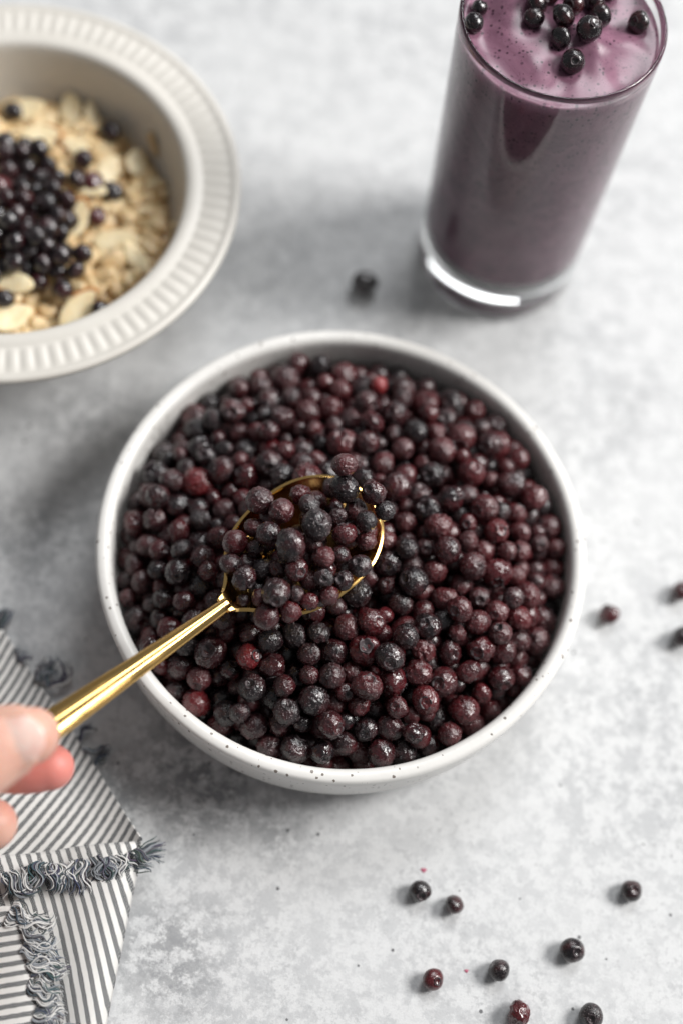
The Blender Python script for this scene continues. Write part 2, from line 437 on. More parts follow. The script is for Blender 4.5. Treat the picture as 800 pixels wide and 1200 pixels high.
def join_berries(name, label, PP, RR, rg):
    V, Fc, T = [], [], []; base = 0
    for i in range(len(PP)):
        me = LOW[i % 5]; q = rand_quat(rg)
        co = np.empty(len(me.vertices) * 3); me.vertices.foreach_get('co', co)
        co = (co.reshape(-1, 3) * RR[i]) @ np.array(q.to_matrix()).T + PP[i]
        V.append(co); Fc += [tuple(base + v for v in p.vertices) for p in me.polygons]; base += len(co)
        red, fr = tint(rg); T += [(red, fr, rg.random(), 1)] * len(co)
    me = mesh_from(name, np.vstack(V), Fc, M_berry_heap)
    ca = me.color_attributes.new('tint', 'FLOAT_COLOR', 'POINT'); ca.data.foreach_set('color', np.array(T).ravel())
    tag(link(name, me), label, 'blueberries', kind='stuff')
rest = [i for i in range(N_DISH) if i not in single and (vis[i] > 0 or BP[i, 2] > 0.022)]      # what lies at the very bottom never shows
join_berries('blueberry_heap', 'mass of dark blueberries lying deeper between the topmost ones in the dish', BP[rest], BR[rest], rgd)

# ------------------------------------------------------------------ spoon
M_gold = None
def mat_gold():
    k = NT('polished_gold'); v = k.obj()
    nz = k.noise(v, 90, 3, 0.6)
    k.inp('Base Color', k.mix(k.step(nz, 0.3, 0.7), (0.93, 0.60, 0.22), (0.86, 0.53, 0.18)))
    k.inp('Metallic', 1.0); k.inp('Roughness', k.step(nz, 0.3, 0.7, 0.13, 0.22))
    k.inp('Normal', k.bump(k.noise(v, 500, 2), 0.08, 0.0001))
    return k.m
M_gold = mat_gold()
Z_SP = 0.0670
SC = at(361, 634, Z_SP); SH = at(65, 846, 0.0810)
ax = np.array([SC[0] - SH[0], SC[1] - SH[1]]); HD = float(np.linalg.norm(ax)); ax /= HD
spoon = empty('spoon', SC)
spoon.rotation_euler = (0, 0, math.atan2(ax[1], ax[0]))
tag(spoon, 'polished gold spoon full of blueberries, its handle held between the fingers', 'spoon')
A_T, A_N, B_W = 0.0267, 0.0306, 0.0214
def halfwidth(x):
    if x >= 0: return B_W * max(0.0, 1 - (x / A_T) ** 2.25) ** 0.5
    t = -x / A_N
    if t < 0.80: return B_W * (1 - t ** 2.5) ** 0.55
    w0 = B_W * (1 - 0.80 ** 2.5) ** 0.55
    s = (t - 0.80) / 0.42
    return 0.0027 + (w0 - 0.0027) * max(0, 1 - min(1, s)) ** 1.75
def depth(x):
    if x >= 0: return 0.0105 * max(0, 1 - (x / A_T) ** 2.0) ** 0.75
    return 0.0105 * max(0, 1 - min(1, -x / (A_N * 1.12)) ** 1.7) ** 0.9
def handle_z(x):
    s = max(0.0, -x - 0.030); L = HD - 0.030
    return (0.0810 - Z_SP) * (s / L) ** 1.1 if s > 0 else 0.0
xs = [A_T * math.cos(a) for a in np.linspace(0.0, math.pi / 2, 22)] + list(np.linspace(0, -A_N * 1.2, 40))[1:]
ny = 29; V, Fc = [], []
for x in xs:
    w = max(halfwidth(x), 1e-5); d = depth(x)
    for j in range(ny):
        t = -1 + 2 * j / (ny - 1); t = math.sin(t * math.pi / 2)
        V.append((x, w * t, handle_z(x) - d * (1 - t * t) ** 0.8))
for i in range(len(xs) - 1):
    for j in range(ny - 1):
        Fc.append((i * ny + j, (i + 1) * ny + j, (i + 1) * ny + j + 1, i * ny + j + 1))
me = mesh_from('spoon_bowl', V, Fc, M_gold); fix_normals(me)
o = link('bowl', me, spoon); md = o.modifiers.new('s', 'SOLIDIFY'); md.thickness = 0.0012; md.offset = 0
md = o.modifiers.new('b', 'BEVEL'); md.width = 0.0003; md.segments = 2; md.limit_method = 'ANGLE'
V, Fc = [], []; ns = 60; x_end = -(HD + 0.034)
for i in range(ns):
    x = -0.0345 + (x_end + 0.0345) * i / (ns - 1); t = i / (ns - 1)
    w = 0.0025 + 0.0032 * min(1, max(0, t * 1.25)) ** 1.25
    if t > 0.93: w *= math.sqrt(max(0.02, 1 - ((t - 0.93) / 0.075) ** 2))
    th = 0.0015 + 0.0004 * math.exp(-t * 8)
    z = handle_z(x)
    for (yy_, zz_) in ((-w, -0.5 * th), (-w * 0.93, 0.1 * th), (-w * 0.72, 0.5 * th), (-w * 0.38, 1.0 * th), (0, th * 1.18), (w * 0.38, 1.0 * th), (w * 0.72, 0.5 * th), (w * 0.93, 0.1 * th), (w, -0.5 * th), (w * 0.6, -th), (-w * 0.6, -th)):
        V.append((x, yy_, z + zz_))
m7 = 11
for i in range(ns - 1):
    for j in range(m7): Fc.append((i * m7 + j, i * m7 + (j + 1) % m7, (i + 1) * m7 + (j + 1) % m7, (i + 1) * m7 + j))
Fc += [tuple(range(m7)), tuple((ns - 1) * m7 + j for j in range(m7 - 1, -1, -1))]
me = mesh_from('spoon_handle', V, Fc, M_gold, smooth=True); fix_normals(me)
o = link('handle', me, spoon)
md = o.modifiers.new('b', 'BEVEL'); md.width = 0.0004; md.segments = 2; md.limit_method = 'ANGLE'; md.angle_limit = R(12)
md = o.modifiers.new('w', 'WEIGHTED_NORMAL')

# berries on the spoon, where the photograph shows them
rgs = random.Random(21)
load = [(215,155,55,5),(300,195,52,7),(375,135,46,4),(408,172,46,8),(440,250,62,11),(545,18,50,13),(545,105,62,8),(660,120,52,8),(702,195,40,6),(250,285,52,7),
        (335,340,65,10),(545,285,48,8),(630,235,45,8),(630,312,40,4),(520,215,36,6),(425,330,36,6),(155,460,52,3),(192,262,40,1),(465,380,48,8),(360,420,46,7),
        (530,365,36,6),(465,455,40,7),(540,468,42,5),(605,410,45,4),(280,515,58,6),(362,520,34,4),(405,545,36,3),(480,525,40,3),(335,592,48,1),(214,535,36,1),
        (235,430,46,1),(282,425,38,3),(410,470,42,3),(590,190,44,3),(196,345,36,1),(150,545,28,0),(262,470,34,1)]
SB = []
for X, Y, rz, h in load:
    z = Z_SP + 0.0005 + h * 0.00125
    p = at(240 + X / 3.333, 540 + Y / 3.333, z); SB.append([p, rz / 3.333 / (F / project(p)[2])])
# hidden ones fill the hollow under them
for k in range(26):
    lx_, ly_ = rgs.uniform(-0.025, 0.022), rgs.uniform(-1, 1)
    ly_ *= halfwidth(lx_) * 0.72
    SB.append([np.array([SC[0] + lx_ * ax[0] - ly_ * ax[1], SC[1] + lx_ * ax[1] + ly_ * ax[0], Z_SP + 0.0002 + rgs.uniform(-0.003, 0.0015)]), rgs.uniform(0.0034, 0.0045)])
P = np.array([b[0] for b in SB]); Rr = np.array([b[1] for b in SB]); P0 = P.copy()
for it in range(60):
    for i in range(len(P)):
        d = P[i] - P; L = np.linalg.norm(d, axis=1); L[i] = 1
        ov = (Rr[i] + Rr) * 0.94 - L; ov[i] = 0
        for j in np.where(ov > 0)[0]:
            u = d[j] / L[j]; P[i] += u * ov[j] * 0.3; P[j] -= u * ov[j] * 0.3
    # stay inside the bowl, and keep where the camera sees them
    for i in range(len(P)):
        lx = (P[i][0] - SC[0]) * ax[0] + (P[i][1] - SC[1]) * ax[1]; ly = -(P[i][0] - SC[0]) * ax[1] + (P[i][1] - SC[1]) * ax[0]
        w = halfwidth(max(-A_N, min(A_T * 0.98, lx))) + 1e-4; t = min(0.95, abs(ly) / w)
        floor = Z_SP - depth(max(-A_N, min(A_T, lx))) * (1 - t * t) ** 0.8 + Rr[i] * 0.85
        if abs(ly) < w and -A_N < lx < A_T: P[i][2] = max(P[i][2], floor)
    n = len(load); P[:n] += (P0[:n] - P[:n]) * 0.25
dark_sp = {4: 0.05, 6: 0.05, 2: 0.62, 27: 0.6, 28: 0.7, 11: 0.6, 23: 0.1, 22: 0.15, 16: 0.2, 21: 0.1}
spoon_labels = {5: 'topmost purple blueberry at the back edge of the gold spoon', 4: 'largest blackish blueberry in the middle of the gold spoon load', 16: 'dark blueberry alone near the neck of the gold spoon',
                28: 'reddish blueberry hanging over the near rim of the gold spoon', 0: 'purple blueberry resting on the far left rim of the gold spoon', 7: 'purple blueberry at the far right tip edge of the gold spoon'}
def spoon_zone(X, Y):
    if X + (600 - Y) * 0.4 > 660: return 'towards its tip'
    if Y > 440: return 'along its near rim'
    return 'towards its neck and far rim' if X < 330 else 'in its middle'
for i in range(len(P)):
    hid = i >= len(load)
    red, fr = tint(rgs); red = dark_sp.get(i, red * 0.9); fr = min(1, fr + 0.12)
    if hid: continue
    blueberry(P[i], Rr[i], spoon_labels.get(i, 'frosted blueberry in the gold spoon load, ' + spoon_zone(*load[i][:2])), None if i in spoon_labels else 'blueberries on the gold spoon, ' + spoon_zone(*load[i][:2]),
              red, fr, rgs, wrinkled=(i in (2, 21, 22, 24)), toward=(view_dir if i in (4, 21, 23, 24, 18, 22) else None), spread=0.3)

join_berries('blueberry_fill', 'blueberries lying deeper in the gold spoon, under the topmost ones', P[len(load):], Rr[len(load):], rgs)

# ------------------------------------------------------------------ loose berries on the table
rgt = random.Random(33)
loose = [(427, 331, 15.5, 0.05, 0.25, 'lone dark blueberry between the ribbed bowl and the glass', 0),
         (713, 720, 12.5, 0.45, 0.15, 'loose dark red blueberry on the table just right of the dish', 0),
         (797, 693, 12.5, 0.45, 0.15, 'upper of two loose blueberries cut by the right edge', 0),
         (799, 746, 13.5, 0.1, 0.2, 'lower of two loose blueberries cut by the right edge', 0),
         (492, 1045, 13.5, 0.03, 0.25, 'black blueberry leading the loose pair in front of the dish', 1),
         (532, 1060, 12.2, 0.25, 0.3, 'smaller purple blueberry of the loose pair in front of the dish', 0),
         (739, 1044, 13, 0.2, 0.3, 'loose blueberry lying alone nearest the right edge, in front of the dish', 0),
         (670, 1114, 14, 0.12, 0.2, 'loose glossy blueberry with its crown up, between its scattered neighbours', 1),
         (584, 1137, 14, 0.03, 0.4, 'loose dull black blueberry with ragged crown on its side', 1),
         (507, 1148, 12.8, 0.62, 0.15, 'loose dark red blueberry farthest left of the scattered ones', 0),
         (607, 1188, 14.5, 0.7, 0.12, 'loose deep red wrinkled blueberry at the near edge', 0),
         (692, 1191, 14, 0.0, 0.65, 'loose bluish blueberry showing its open crown at the near edge', 1)]
for x, y, r, red, fr, lab, cal in loose:
    p = at(x, y, 0.004); rad = r / (F / project(p)[2]); p = at(x, y, rad * 0.9)
    tw = view_dir if cal else None
    if '584' in str(x): tw = Vector((RI * 0.8 - UP * 0.5))
    blueberry((p[0], p[1], rad * 0.93), rad, lab, 'loose blueberries on the table', red, fr, rgt, wrinkled=('wrinkled' in lab), toward=tw, spread=0.18, plain=True)
# two tiny juice marks
M_juice = mat_simple('juice_stain', (0.42, 0.10, 0.16), 0.4)
for x, y, r, lab in ((496, 1020, 0.0010, 'tiny pink juice mark above the black loose blueberry'), (546, 1138, 0.0007, 'tiny pink juice mark beside the dull black loose blueberry')):
    V = [(0, 0, 0.0004)] + [(r * (1 + 0.35 * math.sin(3 * a + x)) * math.cos(a), r * 0.8 * math.sin(a), 0.00012) for a in np.linspace(0, 6.283, 16, endpoint=False)]
    me = mesh_from('juice_stain', V, [(0, i + 1, (i + 1) % 16 + 1) for i in range(16)], M_juice)
    tag(link('juice_stain', me, loc=at(x, y, 0)), lab, 'stain')

# ------------------------------------------------------------------ glass of smoothie
GX, GY = 0.04703, 0.36214
RT, RB, GH = 0.0357, 0.0327, 0.140
def rout(z): return RB + (RT - RB) * z / GH
prof = [(0, 0.0032), (0.014, 0.0028), (0.022, 0.0014), (0.0255, 0.0002), (0.027, 0.0), (0.0295, 0.0002), (0.0315, 0.0014), (rout(0.004), 0.0040)]
for z in (0.012, 0.03, 0.06, 0.09, 0.12, 0.1365): prof.append((rout(z), z))
prof += [(RT - 0.0001, 0.1388), (RT - 0.0006, 0.1398), (RT - 0.0012, 0.1398), (RT - 0.0017, 0.1388)]
for z in (0.1365, 0.12, 0.09, 0.06, 0.035, 0.0225): prof.append((rout(z) - 0.0018, z))
prof += [(0.0300, 0.0195), (0.0278, 0.0170), (0.0245, 0.0156), (0.018, 0.0150), (0, 0.0148)]
k = NT('clear_glass'); k.inp('Base Color', (0.97, 0.985, 0.98, 1)); k.inp('Transmission Weight', 1.0); k.inp('Roughness', 0.0); k.inp('IOR', 1.48)
V, Fc = lathe(prof, 128); me = mesh_from('drinking_glass', V, Fc, k.m); fix_normals(me)
tag(link('drinking_glass', me, loc=(GX, GY, 0)), 'tall clear drinking glass with thick base, filled with purple smoothie', 'glass')
def mat_smoothie():
    k = NT('blueberry_smoothie'); v = k.obj()
    mp = k.n('ShaderNodeMapping'); k.l(v, mp.inputs[0]); mp.inputs['Scale'].default_value = (1, 1, 1.0)
    sw = k.noise(v, 55, 6, 0.68, 1.6)
    col = k.mix(k.step(sw, 0.3, 0.7), (0.270, 0.132, 0.188), (0.175, 0.080, 0.122))
    vc = k.n('ShaderNodeTexVoronoi', feature='F1', i_Scale=760.0); k.l(v, vc.inputs['Vector'])
    sep = k.n('ShaderNodeSeparateColor'); k.l(vc.outputs['Color'], sep.inputs[0])
    size = k.math('MULTIPLY', k.step(sep.outputs[0], 0.45, 1.0), 0.46)
    sp = k.step(k.math('SUBTRACT', vc.outputs['Distance'], size), -0.08, 0.04, 1.0, 0.0)
    sp = k.math('MULTIPLY', sp, k.math('GREATER_THAN', sep.outputs[0], 0.45))
    col = k.mix(k.math('MULTIPLY', sp, k.step(k.noise(v, 130, 3), 0.38, 0.6, 0.15, 0.9)), col, (0.03, 0.012, 0.024))
    v2 = k.voro(v, 1300, 'F1')
    col = k.mix(k.math('MULTIPLY', k.step(v2, 0.12, 0.30, 1.0, 0.0), k.step(k.noise(v, 210, 3), 0.45, 0.62, 0.0, 0.8)), col, (0.05, 0.018, 0.036))
    k.inp('Base Color', col); k.inp('Roughness', 0.27); k.inp('Specular IOR Level', 0.42)
    k.inp('Subsurface Weight', 0.25); k.inp('Subsurface Radius', (1, 0.5, 0.7)); k.inp('Subsurface Scale', 0.002)
    return k.m
def smooth_top(x, y):
    q = math.hypot(x, y) / 0.034
    sw = noise.noise(Vector((x * 55 + 3, y * 55, 0.3))) * 0.0040 + noise.noise(Vector((x * 120 + y * 40, y * 90, 4.3))) * 0.0008
    fold = 0.0016 * math.exp(-((y + 0.4 * x - 0.004 + 0.004 * math.sin(x * 180)) / 0.005) ** 2)
    return 0.1335 + (1 - q * q) * 0.0016 + (sw + fold) * (1 - q ** 6) + 0.0007 * q ** 8
V, Fc = [], []; segs = 96; rings = 26
rows = []
for (r, z) in ((0.012, 0.0155), (0.0235, 0.0160), (0.0270, 0.0174), (0.0294, 0.0200), (rout(0.0225) - 0.0022, 0.0230), (rout(0.028) - 0.0016, 0.028), (rout(0.04) - 0.0016, 0.04), (rout(0.08) - 0.0016, 0.08), (rout(0.12) - 0.0016, 0.12), (rout(0.13) - 0.0016, 0.1300)):
    rows.append([(r * math.cos(2 * math.pi * s / segs), r * math.sin(2 * math.pi * s / segs), z) for s in range(segs)])
for i in range(rings):
    q = 1 - i / rings; rr = (rout(0.134) - 0.0016) * q
    rows.append([(rr * math.cos(2 * math.pi * s / segs), rr * math.sin(2 * math.pi * s / segs), smooth_top(rr * math.cos(2 * math.pi * s / segs), rr * math.sin(2 * math.pi * s / segs))) for s in range(segs)])
for row in rows: V += row
for i in range(len(rows) - 1):
    for s in range(segs): Fc.append((i * segs + s, i * segs + (s + 1) % segs, (i + 1) * segs + (s + 1) % segs, (i + 1) * segs + s))
Fc += [tuple(range(segs - 1, -1, -1))]
V.append((0, 0, smooth_top(0, 0))); c0 = (len(rows) - 1) * segs
Fc += [(c0 + s, c0 + (s + 1) % segs, len(V) - 1) for s in range(segs)]
me = mesh_from('smoothie', V, Fc, mat_smoothie()); fix_normals(me)
tag(link('smoothie', me, loc=(GX, GY, 0)), 'thick purple blueberry smoothie with dark specks filling the glass', 'smoothie')
rgg = random.Random(8)
glass_b = [(300,60,38),(400,52,44),(390,128,37),(485,95,47),(430,205,42),(522,52,38),(505,4,40),(650,75,37),(118,25,30),(100,75,36),(432,14,38),(310,6,42),(350,-20,36),(440,-40,40),(560,-35,38)]
glass_lab = {4: 'blueberry with open crown nearest the front of the smoothie surface', 7: 'lone blueberry near the right wall of the smoothie glass', 9: 'blueberry touching the left glass wall, front one of two', 8: 'blueberry touching the left glass wall, rear one of two',
             3: 'large blueberry with crown facing up in the cluster on the smoothie', 2: 'blueberry at the front left of the smoothie cluster', 0: 'blueberry at the far left of the smoothie cluster'}
for i, (X, Y, rz) in enumerate(glass_b):
    z = 0.138
    for _ in range(4):
        p = at(520 + X / 2.857, Y / 2.857, z); rad = rz / 2.857 / (F / project(p)[2]); z = smooth_top(p[0] - GX, p[1] - GY) + rad * 0.62
    if i in (1, 10): z += 0.0015
    p = at(520 + X / 2.857, Y / 2.857, z)
    blueberry(p, rad, glass_lab.get(i, 'dark blueberry in the cluster on top of the purple smoothie'), None if i in glass_lab else 'blueberries floating on the smoothie',
              rgg.uniform(0, 0.3), rgg.uniform(0.08, 0.22), rgg, wrinkled=False, toward=(view_dir if i in (3, 4) else None), spread=0.2, plain=True)

# ------------------------------------------------------------------ ribbed bowl of oatmeal
OX, OY = -0.1445, 0.3190
n_rib = 96
prof = [(0, 0.003), (0.033, 0.003), (0.034, 0.0), (0.038, 0.0), (0.0395, 0.003), (0.050, 0.0085), (0.060, 0.022), (0.0655, 0.040), (0.0680, 0.0505), (0.072, 0.0530), (0.080, 0.0540), (0.0862, 0.0545), (0.0876, 0.0553), (0.0876, 0.0566), (0.0866, 0.0574), (0.0852, 0.0574)]
i_r0 = len(prof)
prof += [(0.0842, 0.0568), (0.0836, 0.0566), (0.0815, 0.0566), (0.0785, 0.0565), (0.0755, 0.0564), (0.0738, 0.0563), (0.0731, 0.0563)]
i_r1 = len(prof) - 1
prof += [(0.0722, 0.0568), (0.0695, 0.0570), (0.0678, 0.0566), (0.0668, 0.0556), (0.0660, 0.053), (0.0645, 0.046), (0.0622, 0.036), (0.058, 0.025), (0.050, 0.015), (0.038, 0.0095), (0.02, 0.0075), (0, 0.007)]
def rib(i, r, z, a):
    if i_r0 < i < i_r1:
        t = (math.cos(a * n_rib) + 0.25); s = max(-1, min(1, t * 1.2)) * 0.5 + 0.5
        fade = 1.0 if i_r0 + 1 < i < i_r1 - 1 else 0.35
        return r, z + 0.00042 * s * fade
    return r, z
V, Fc = lathe(prof, n_rib * 8, rib)
me = mesh_from('bowl', V, Fc, mat_simple('cream_glaze', (0.70, 0.67, 0.615), 0.38, nscale=30, ncol=(0.65, 0.62, 0.565), bump=0.00008)); fix_normals(me)
tag(link('bowl', me, loc=(OX, OY, 0)), 'off white ceramic bowl with wide ribbed rim holding oatmeal', 'bowl')

def oat_z(x, y):      # bowl-local
    q = math.hypot(x, y) / 0.06
    return 0.0345 + 0.0085 * math.exp(-((x + 0.006) ** 2 + (y + 0.012) ** 2) / 0.035 ** 2) + 0.0045 * noise.noise(Vector((x * 60, y * 60, 1.7))) + 0.0016 * noise.noise(Vector((x * 130, y * 130, 3.1))) - 0.004 * q ** 3
rgo = random.Random(77)
V, Fc = [], []; segs, rings = 110, 40
def inner_r(z): return float(np.interp(z, [0.0095, 0.015, 0.025, 0.036, 0.046], [0.038, 0.050, 0.058, 0.0622, 0.0645]))
Rm = inner_r(0.028) + 0.0006
for i in range(rings):
    rr = Rm * (1 - i / rings)
    for s in range(segs):
        a = 2 * math.pi * s / segs; x, y = rr * math.cos(a), rr * math.sin(a)
        V.append((x, y, oat_z(x, y)))
for i in range(rings - 1):
    for s in range(segs): Fc.append((i * segs + s, i * segs + (s + 1) % segs, (i + 1) * segs + (s + 1) % segs, (i + 1) * segs + s))
Fc.append(tuple((rings - 1) * segs + s for s in range(segs)))
def add_flake(V, Fc, c, q, a, b, t, n1=10):
    """one rolled oat: a small cupped lens"""
    base = len(V); rows = ((0.0, 1.0), (0.6, 0.85), (1.0, 0.1), (0.9, -0.45), (0.4, -0.7))
    Mx = q.to_matrix()
    for rr, zz in rows:
        for k_ in range(n1):
            an = 2 * math.pi * k_ / n1
            p = Vector((a * max(rr, 0.02) * math.cos(an), b * max(rr, 0.02) * math.sin(an) * (1 + 0.12 * math.cos(2 * an + a * 9e3)), t * zz + t * 0.5 * rr * rr * math.cos(2 * an)))
            V.append(tuple(Vector(c) + Mx @ p))
    for i in range(len(rows) - 1):
        for k_ in range(n1):
            Fc.append((base + i * n1 + k_, base + i * n1 + (k_ + 1) % n1, base + (i + 1) * n1 + (k_ + 1) % n1, base + (i + 1) * n1 + k_))
for k_ in range(520):
    a = rgo.uniform(0, 6.283); rr = (Rm - 0.003) * math.sqrt(rgo.random()); x, y = rr * math.cos(a), rr * math.sin(a)
    n = Vector((rgo.gauss(0, 0.45), rgo.gauss(0, 0.45), 1)).normalized()
    s = rgo.uniform(0.0032, 0.0064)
    add_flake(V, Fc, (x, y, oat_z(x, y) + rgo.uniform(-0.0006, 0.0014)), n.to_track_quat('Z', 'Y') @ Quaternion((0, 0, 1), rgo.uniform(0, 6.28)), s, s * rgo.uniform(0.65, 0.9), rgo.uniform(0.0013, 0.0028))
for (x, y, z) in ((186, 172, 0.038), (189, 160, 0.040), (196, 268, 0.041), (193, 280, 0.037)):   # bits stuck to the wall
    w = at(x, y, z) - np.array([OX, OY, 0]); d = Vector((-w[0], -w[1], 0.002)).normalized()
    rr = inner_r(z) - 0.001; w[:2] *= rr / np.hypot(w[0], w[1])
    add_flake(V, Fc, w, d.to_track_quat('Z', 'Y'), 0.003, 0.0045, 0.0009)
def mat_oat():
    k = NT('oatmeal'); v = k.obj()
    n1 = k.noise(v, 130, 4, 0.6); n2 = k.noise(v, 500, 3, 0.6)
    col = k.mix(k.step(n1, 0.3, 0.68), (0.64, 0.43, 0.205), (0.81, 0.635, 0.385))
    col = k.mix(k.step(k.noise(v, 35, 2), 0.55, 0.75, 0, 0.4), col, (0.55, 0.34, 0.14))
    k.inp('Base Color', col); k.inp('Roughness', 0.38)
    k.inp('Subsurface Weight', 0.3); k.inp('Subsurface Radius', (1, 0.6, 0.3)); k.inp('Subsurface Scale', 0.002)
    k.inp('Normal', k.bump(n2, 0.4, 0.0004)); return k.m
me = mesh_from('oatmeal', V, Fc, mat_oat())
tag(link('oatmeal', me, loc=(OX, OY, 0)), 'lumpy beige cooked oatmeal in the ribbed bowl', 'oatmeal', kind='stuff')
# berries on the oatmeal
oat_b = [(30,255),(115,265),(110,345),(50,360),(165,405),(245,395),(240,450),(190,505),(110,460),(60,545),(130,565),(195,590),(275,490),(70,620),(120,640),(195,640),(260,625),(40,690),(165,725),
         (260,695),(340,715),(240,780),(165,815),(315,790),(270,870),(355,315),(400,415),(480,455),(415,560),(470,195),(20,910),(15,465),(330,400),(190,320),(0,640),(20,750),(430,960),(55,112),
         (100,300),(10,310),(-20,400),(-30,600),(-20,700),(10,560),(215,715),(100,700),(290,560),(150,660),(60,470),(30,310),(80,395),(30,430),(140,435),(85,505),(22,510),(150,540),(45,590),(160,612),(228,580),(90,668),(140,690),(60,745),(112,765),(200,690),(205,760),(-15,480),(-30,800),(60,300),(140,300)]
ol = {25: 'lone blueberry beside a toasted almond slice on the oatmeal', 29: 'dark blueberry at the back of the oatmeal by the bowl wall', 27: 'dark blueberry farthest right of the touching pair on the oatmeal', 26: 'reddish blueberry inner one of the touching pair on the oatmeal',
      28: 'plum red blueberry next to the pale upright almond slice', 36: 'dark blueberry at the front of the oatmeal under the bowl rim', 30: 'blueberry among oats at the near left of the oatmeal', 37: 'blueberry half hidden behind the oats at the back left of the bowl'}
OB = []
def oat_zone(X, Y):
    if X < 45: return 'cut by the left edge'
    if Y < 420: return 'far side of the pile'
    if Y > 640: return 'near side of the pile'
    return 'middle of the pile' if X < 170 else 'right flank of the pile'
for i, (X, Y) in enumerate(oat_b):
    z = 0.042; rad = rgo.uniform(0.0037, 0.0044)
    incl = (X < 350 and 230 < Y < 900)
    for _ in range(5):
        p = at(X / 3.636, 100 + Y / 3.636, z); z = oat_z(p[0] - OX, p[1] - OY) + rad * 0.9 + 0.0012 + (0.0022 if incl else 0)
    OB.append([at(X / 3.636, 100 + Y / 3.636, z), rad])
P = np.array([b[0] for b in OB]); Rr = np.array([b[1] for b in OB]); P0 = P.copy()
for it in range(40):
    for i in range(len(P)):
        d = P[i] - P; L = np.linalg.norm(d, axis=1); L[i] = 1; ov = (Rr[i] + Rr) * 0.95 - L; ov[i] = 0
        for j in np.where(ov > 0)[0]:
            u = d[j] / L[j]; P[i] += u * ov[j] * 0.3; P[j] -= u * ov[j] * 0.3
    P += (P0 - P) * 0.1
for i in range(len(P)):
    red = {26: 0.7, 28: 0.75, 18: 0.72, 31: 0.7}.get(i, rgo.uniform(0, 0.25))
    blueberry(P[i], Rr[i], ol.get(i, 'dark blueberry in the pile topping the oatmeal, ' + oat_zone(*oat_b[i])), None if i in ol else 'blueberries piled on the oatmeal, ' + oat_zone(*oat_b[i]), red, rgo.uniform(0.10, 0.3), rgo, wrinkled=False, plain=True)
# almond slices
def mat_almond():
    k = NT('almond_flesh'); v = k.obj()
    k.inp('Base Color', k.mix(k.step(k.noise(v, 260, 3), 0.3, 0.7), (0.86, 0.74, 0.50), (0.80, 0.64, 0.38))); k.inp('Roughness', 0.42)
    k.inp('Subsurface Weight', 0.25); k.inp('Subsurface Radius', (1, 0.7, 0.35)); k.inp('Subsurface Scale', 0.002); return k.m
M_alm = mat_almond(); M_skin_alm = mat_simple('almond_skin', (0.50, 0.19, 0.055), 0.55, nscale=300, ncol=(0.62, 0.30, 0.10))
almonds = [(90, 255, 68, 9.0, 15.5, (0.1, -0.5), 1, 'pale upright almond slice standing against the blueberry pile'), (93, 362, 50, 10, 19, (0.2, -0.45), 1, 'large almond slice with brown edge at the near side of the oatmeal'),
           (137, 283, 5, 9, 17, (0, -0.2), 0, 'almond slice lying flat to the right of the blueberry pile'), (84, 131, 95, 9.5, 14.5, (0, -0.35), 0, 'almond slice standing at the back of the oatmeal, larger of two'),
           (108, 137, 100, 6, 13, (0.5, -0.3), 0, 'narrow almond slice at the back beside the larger one'), (49, 160, 10, 11, 16, (0, -0.1), 1, 'broad almond slice lying behind the blueberry pile'),
           (127, 200, 60, 8, 13, (0.3, -0.3), 0, 'small almond slice between the lone blueberry and the touching pair'), (12, 330, 170, 8, 17, (0, -0.3), 1, 'almond slice at the left edge in front of the blueberry pile'),
           (88, 172, 150, 6, 13, (0, -0.3), 1, 'orange edged almond slice above the lone blueberry'), (14, 372, 30, 9, 15, (0.2, -0.2), 0, 'almond slice nearest the front rim at the left edge'),
           (160, 190, 75, 8, 12, (0.4, -0.1), 0, 'almond slice on the right slope of the oatmeal'), (158, 300, 130, 7, 14, (0.3, -0.4), 0, 'almond slice leaning low on the right of the oatmeal'),
           (30, 128, 15, 9, 15, (0, -0.2), 0, 'almond slice at the back left of the oatmeal'), (104, 222, 170, 6, 14, (0, 0), 0, 'thin almond slice just behind the pale upright one')]
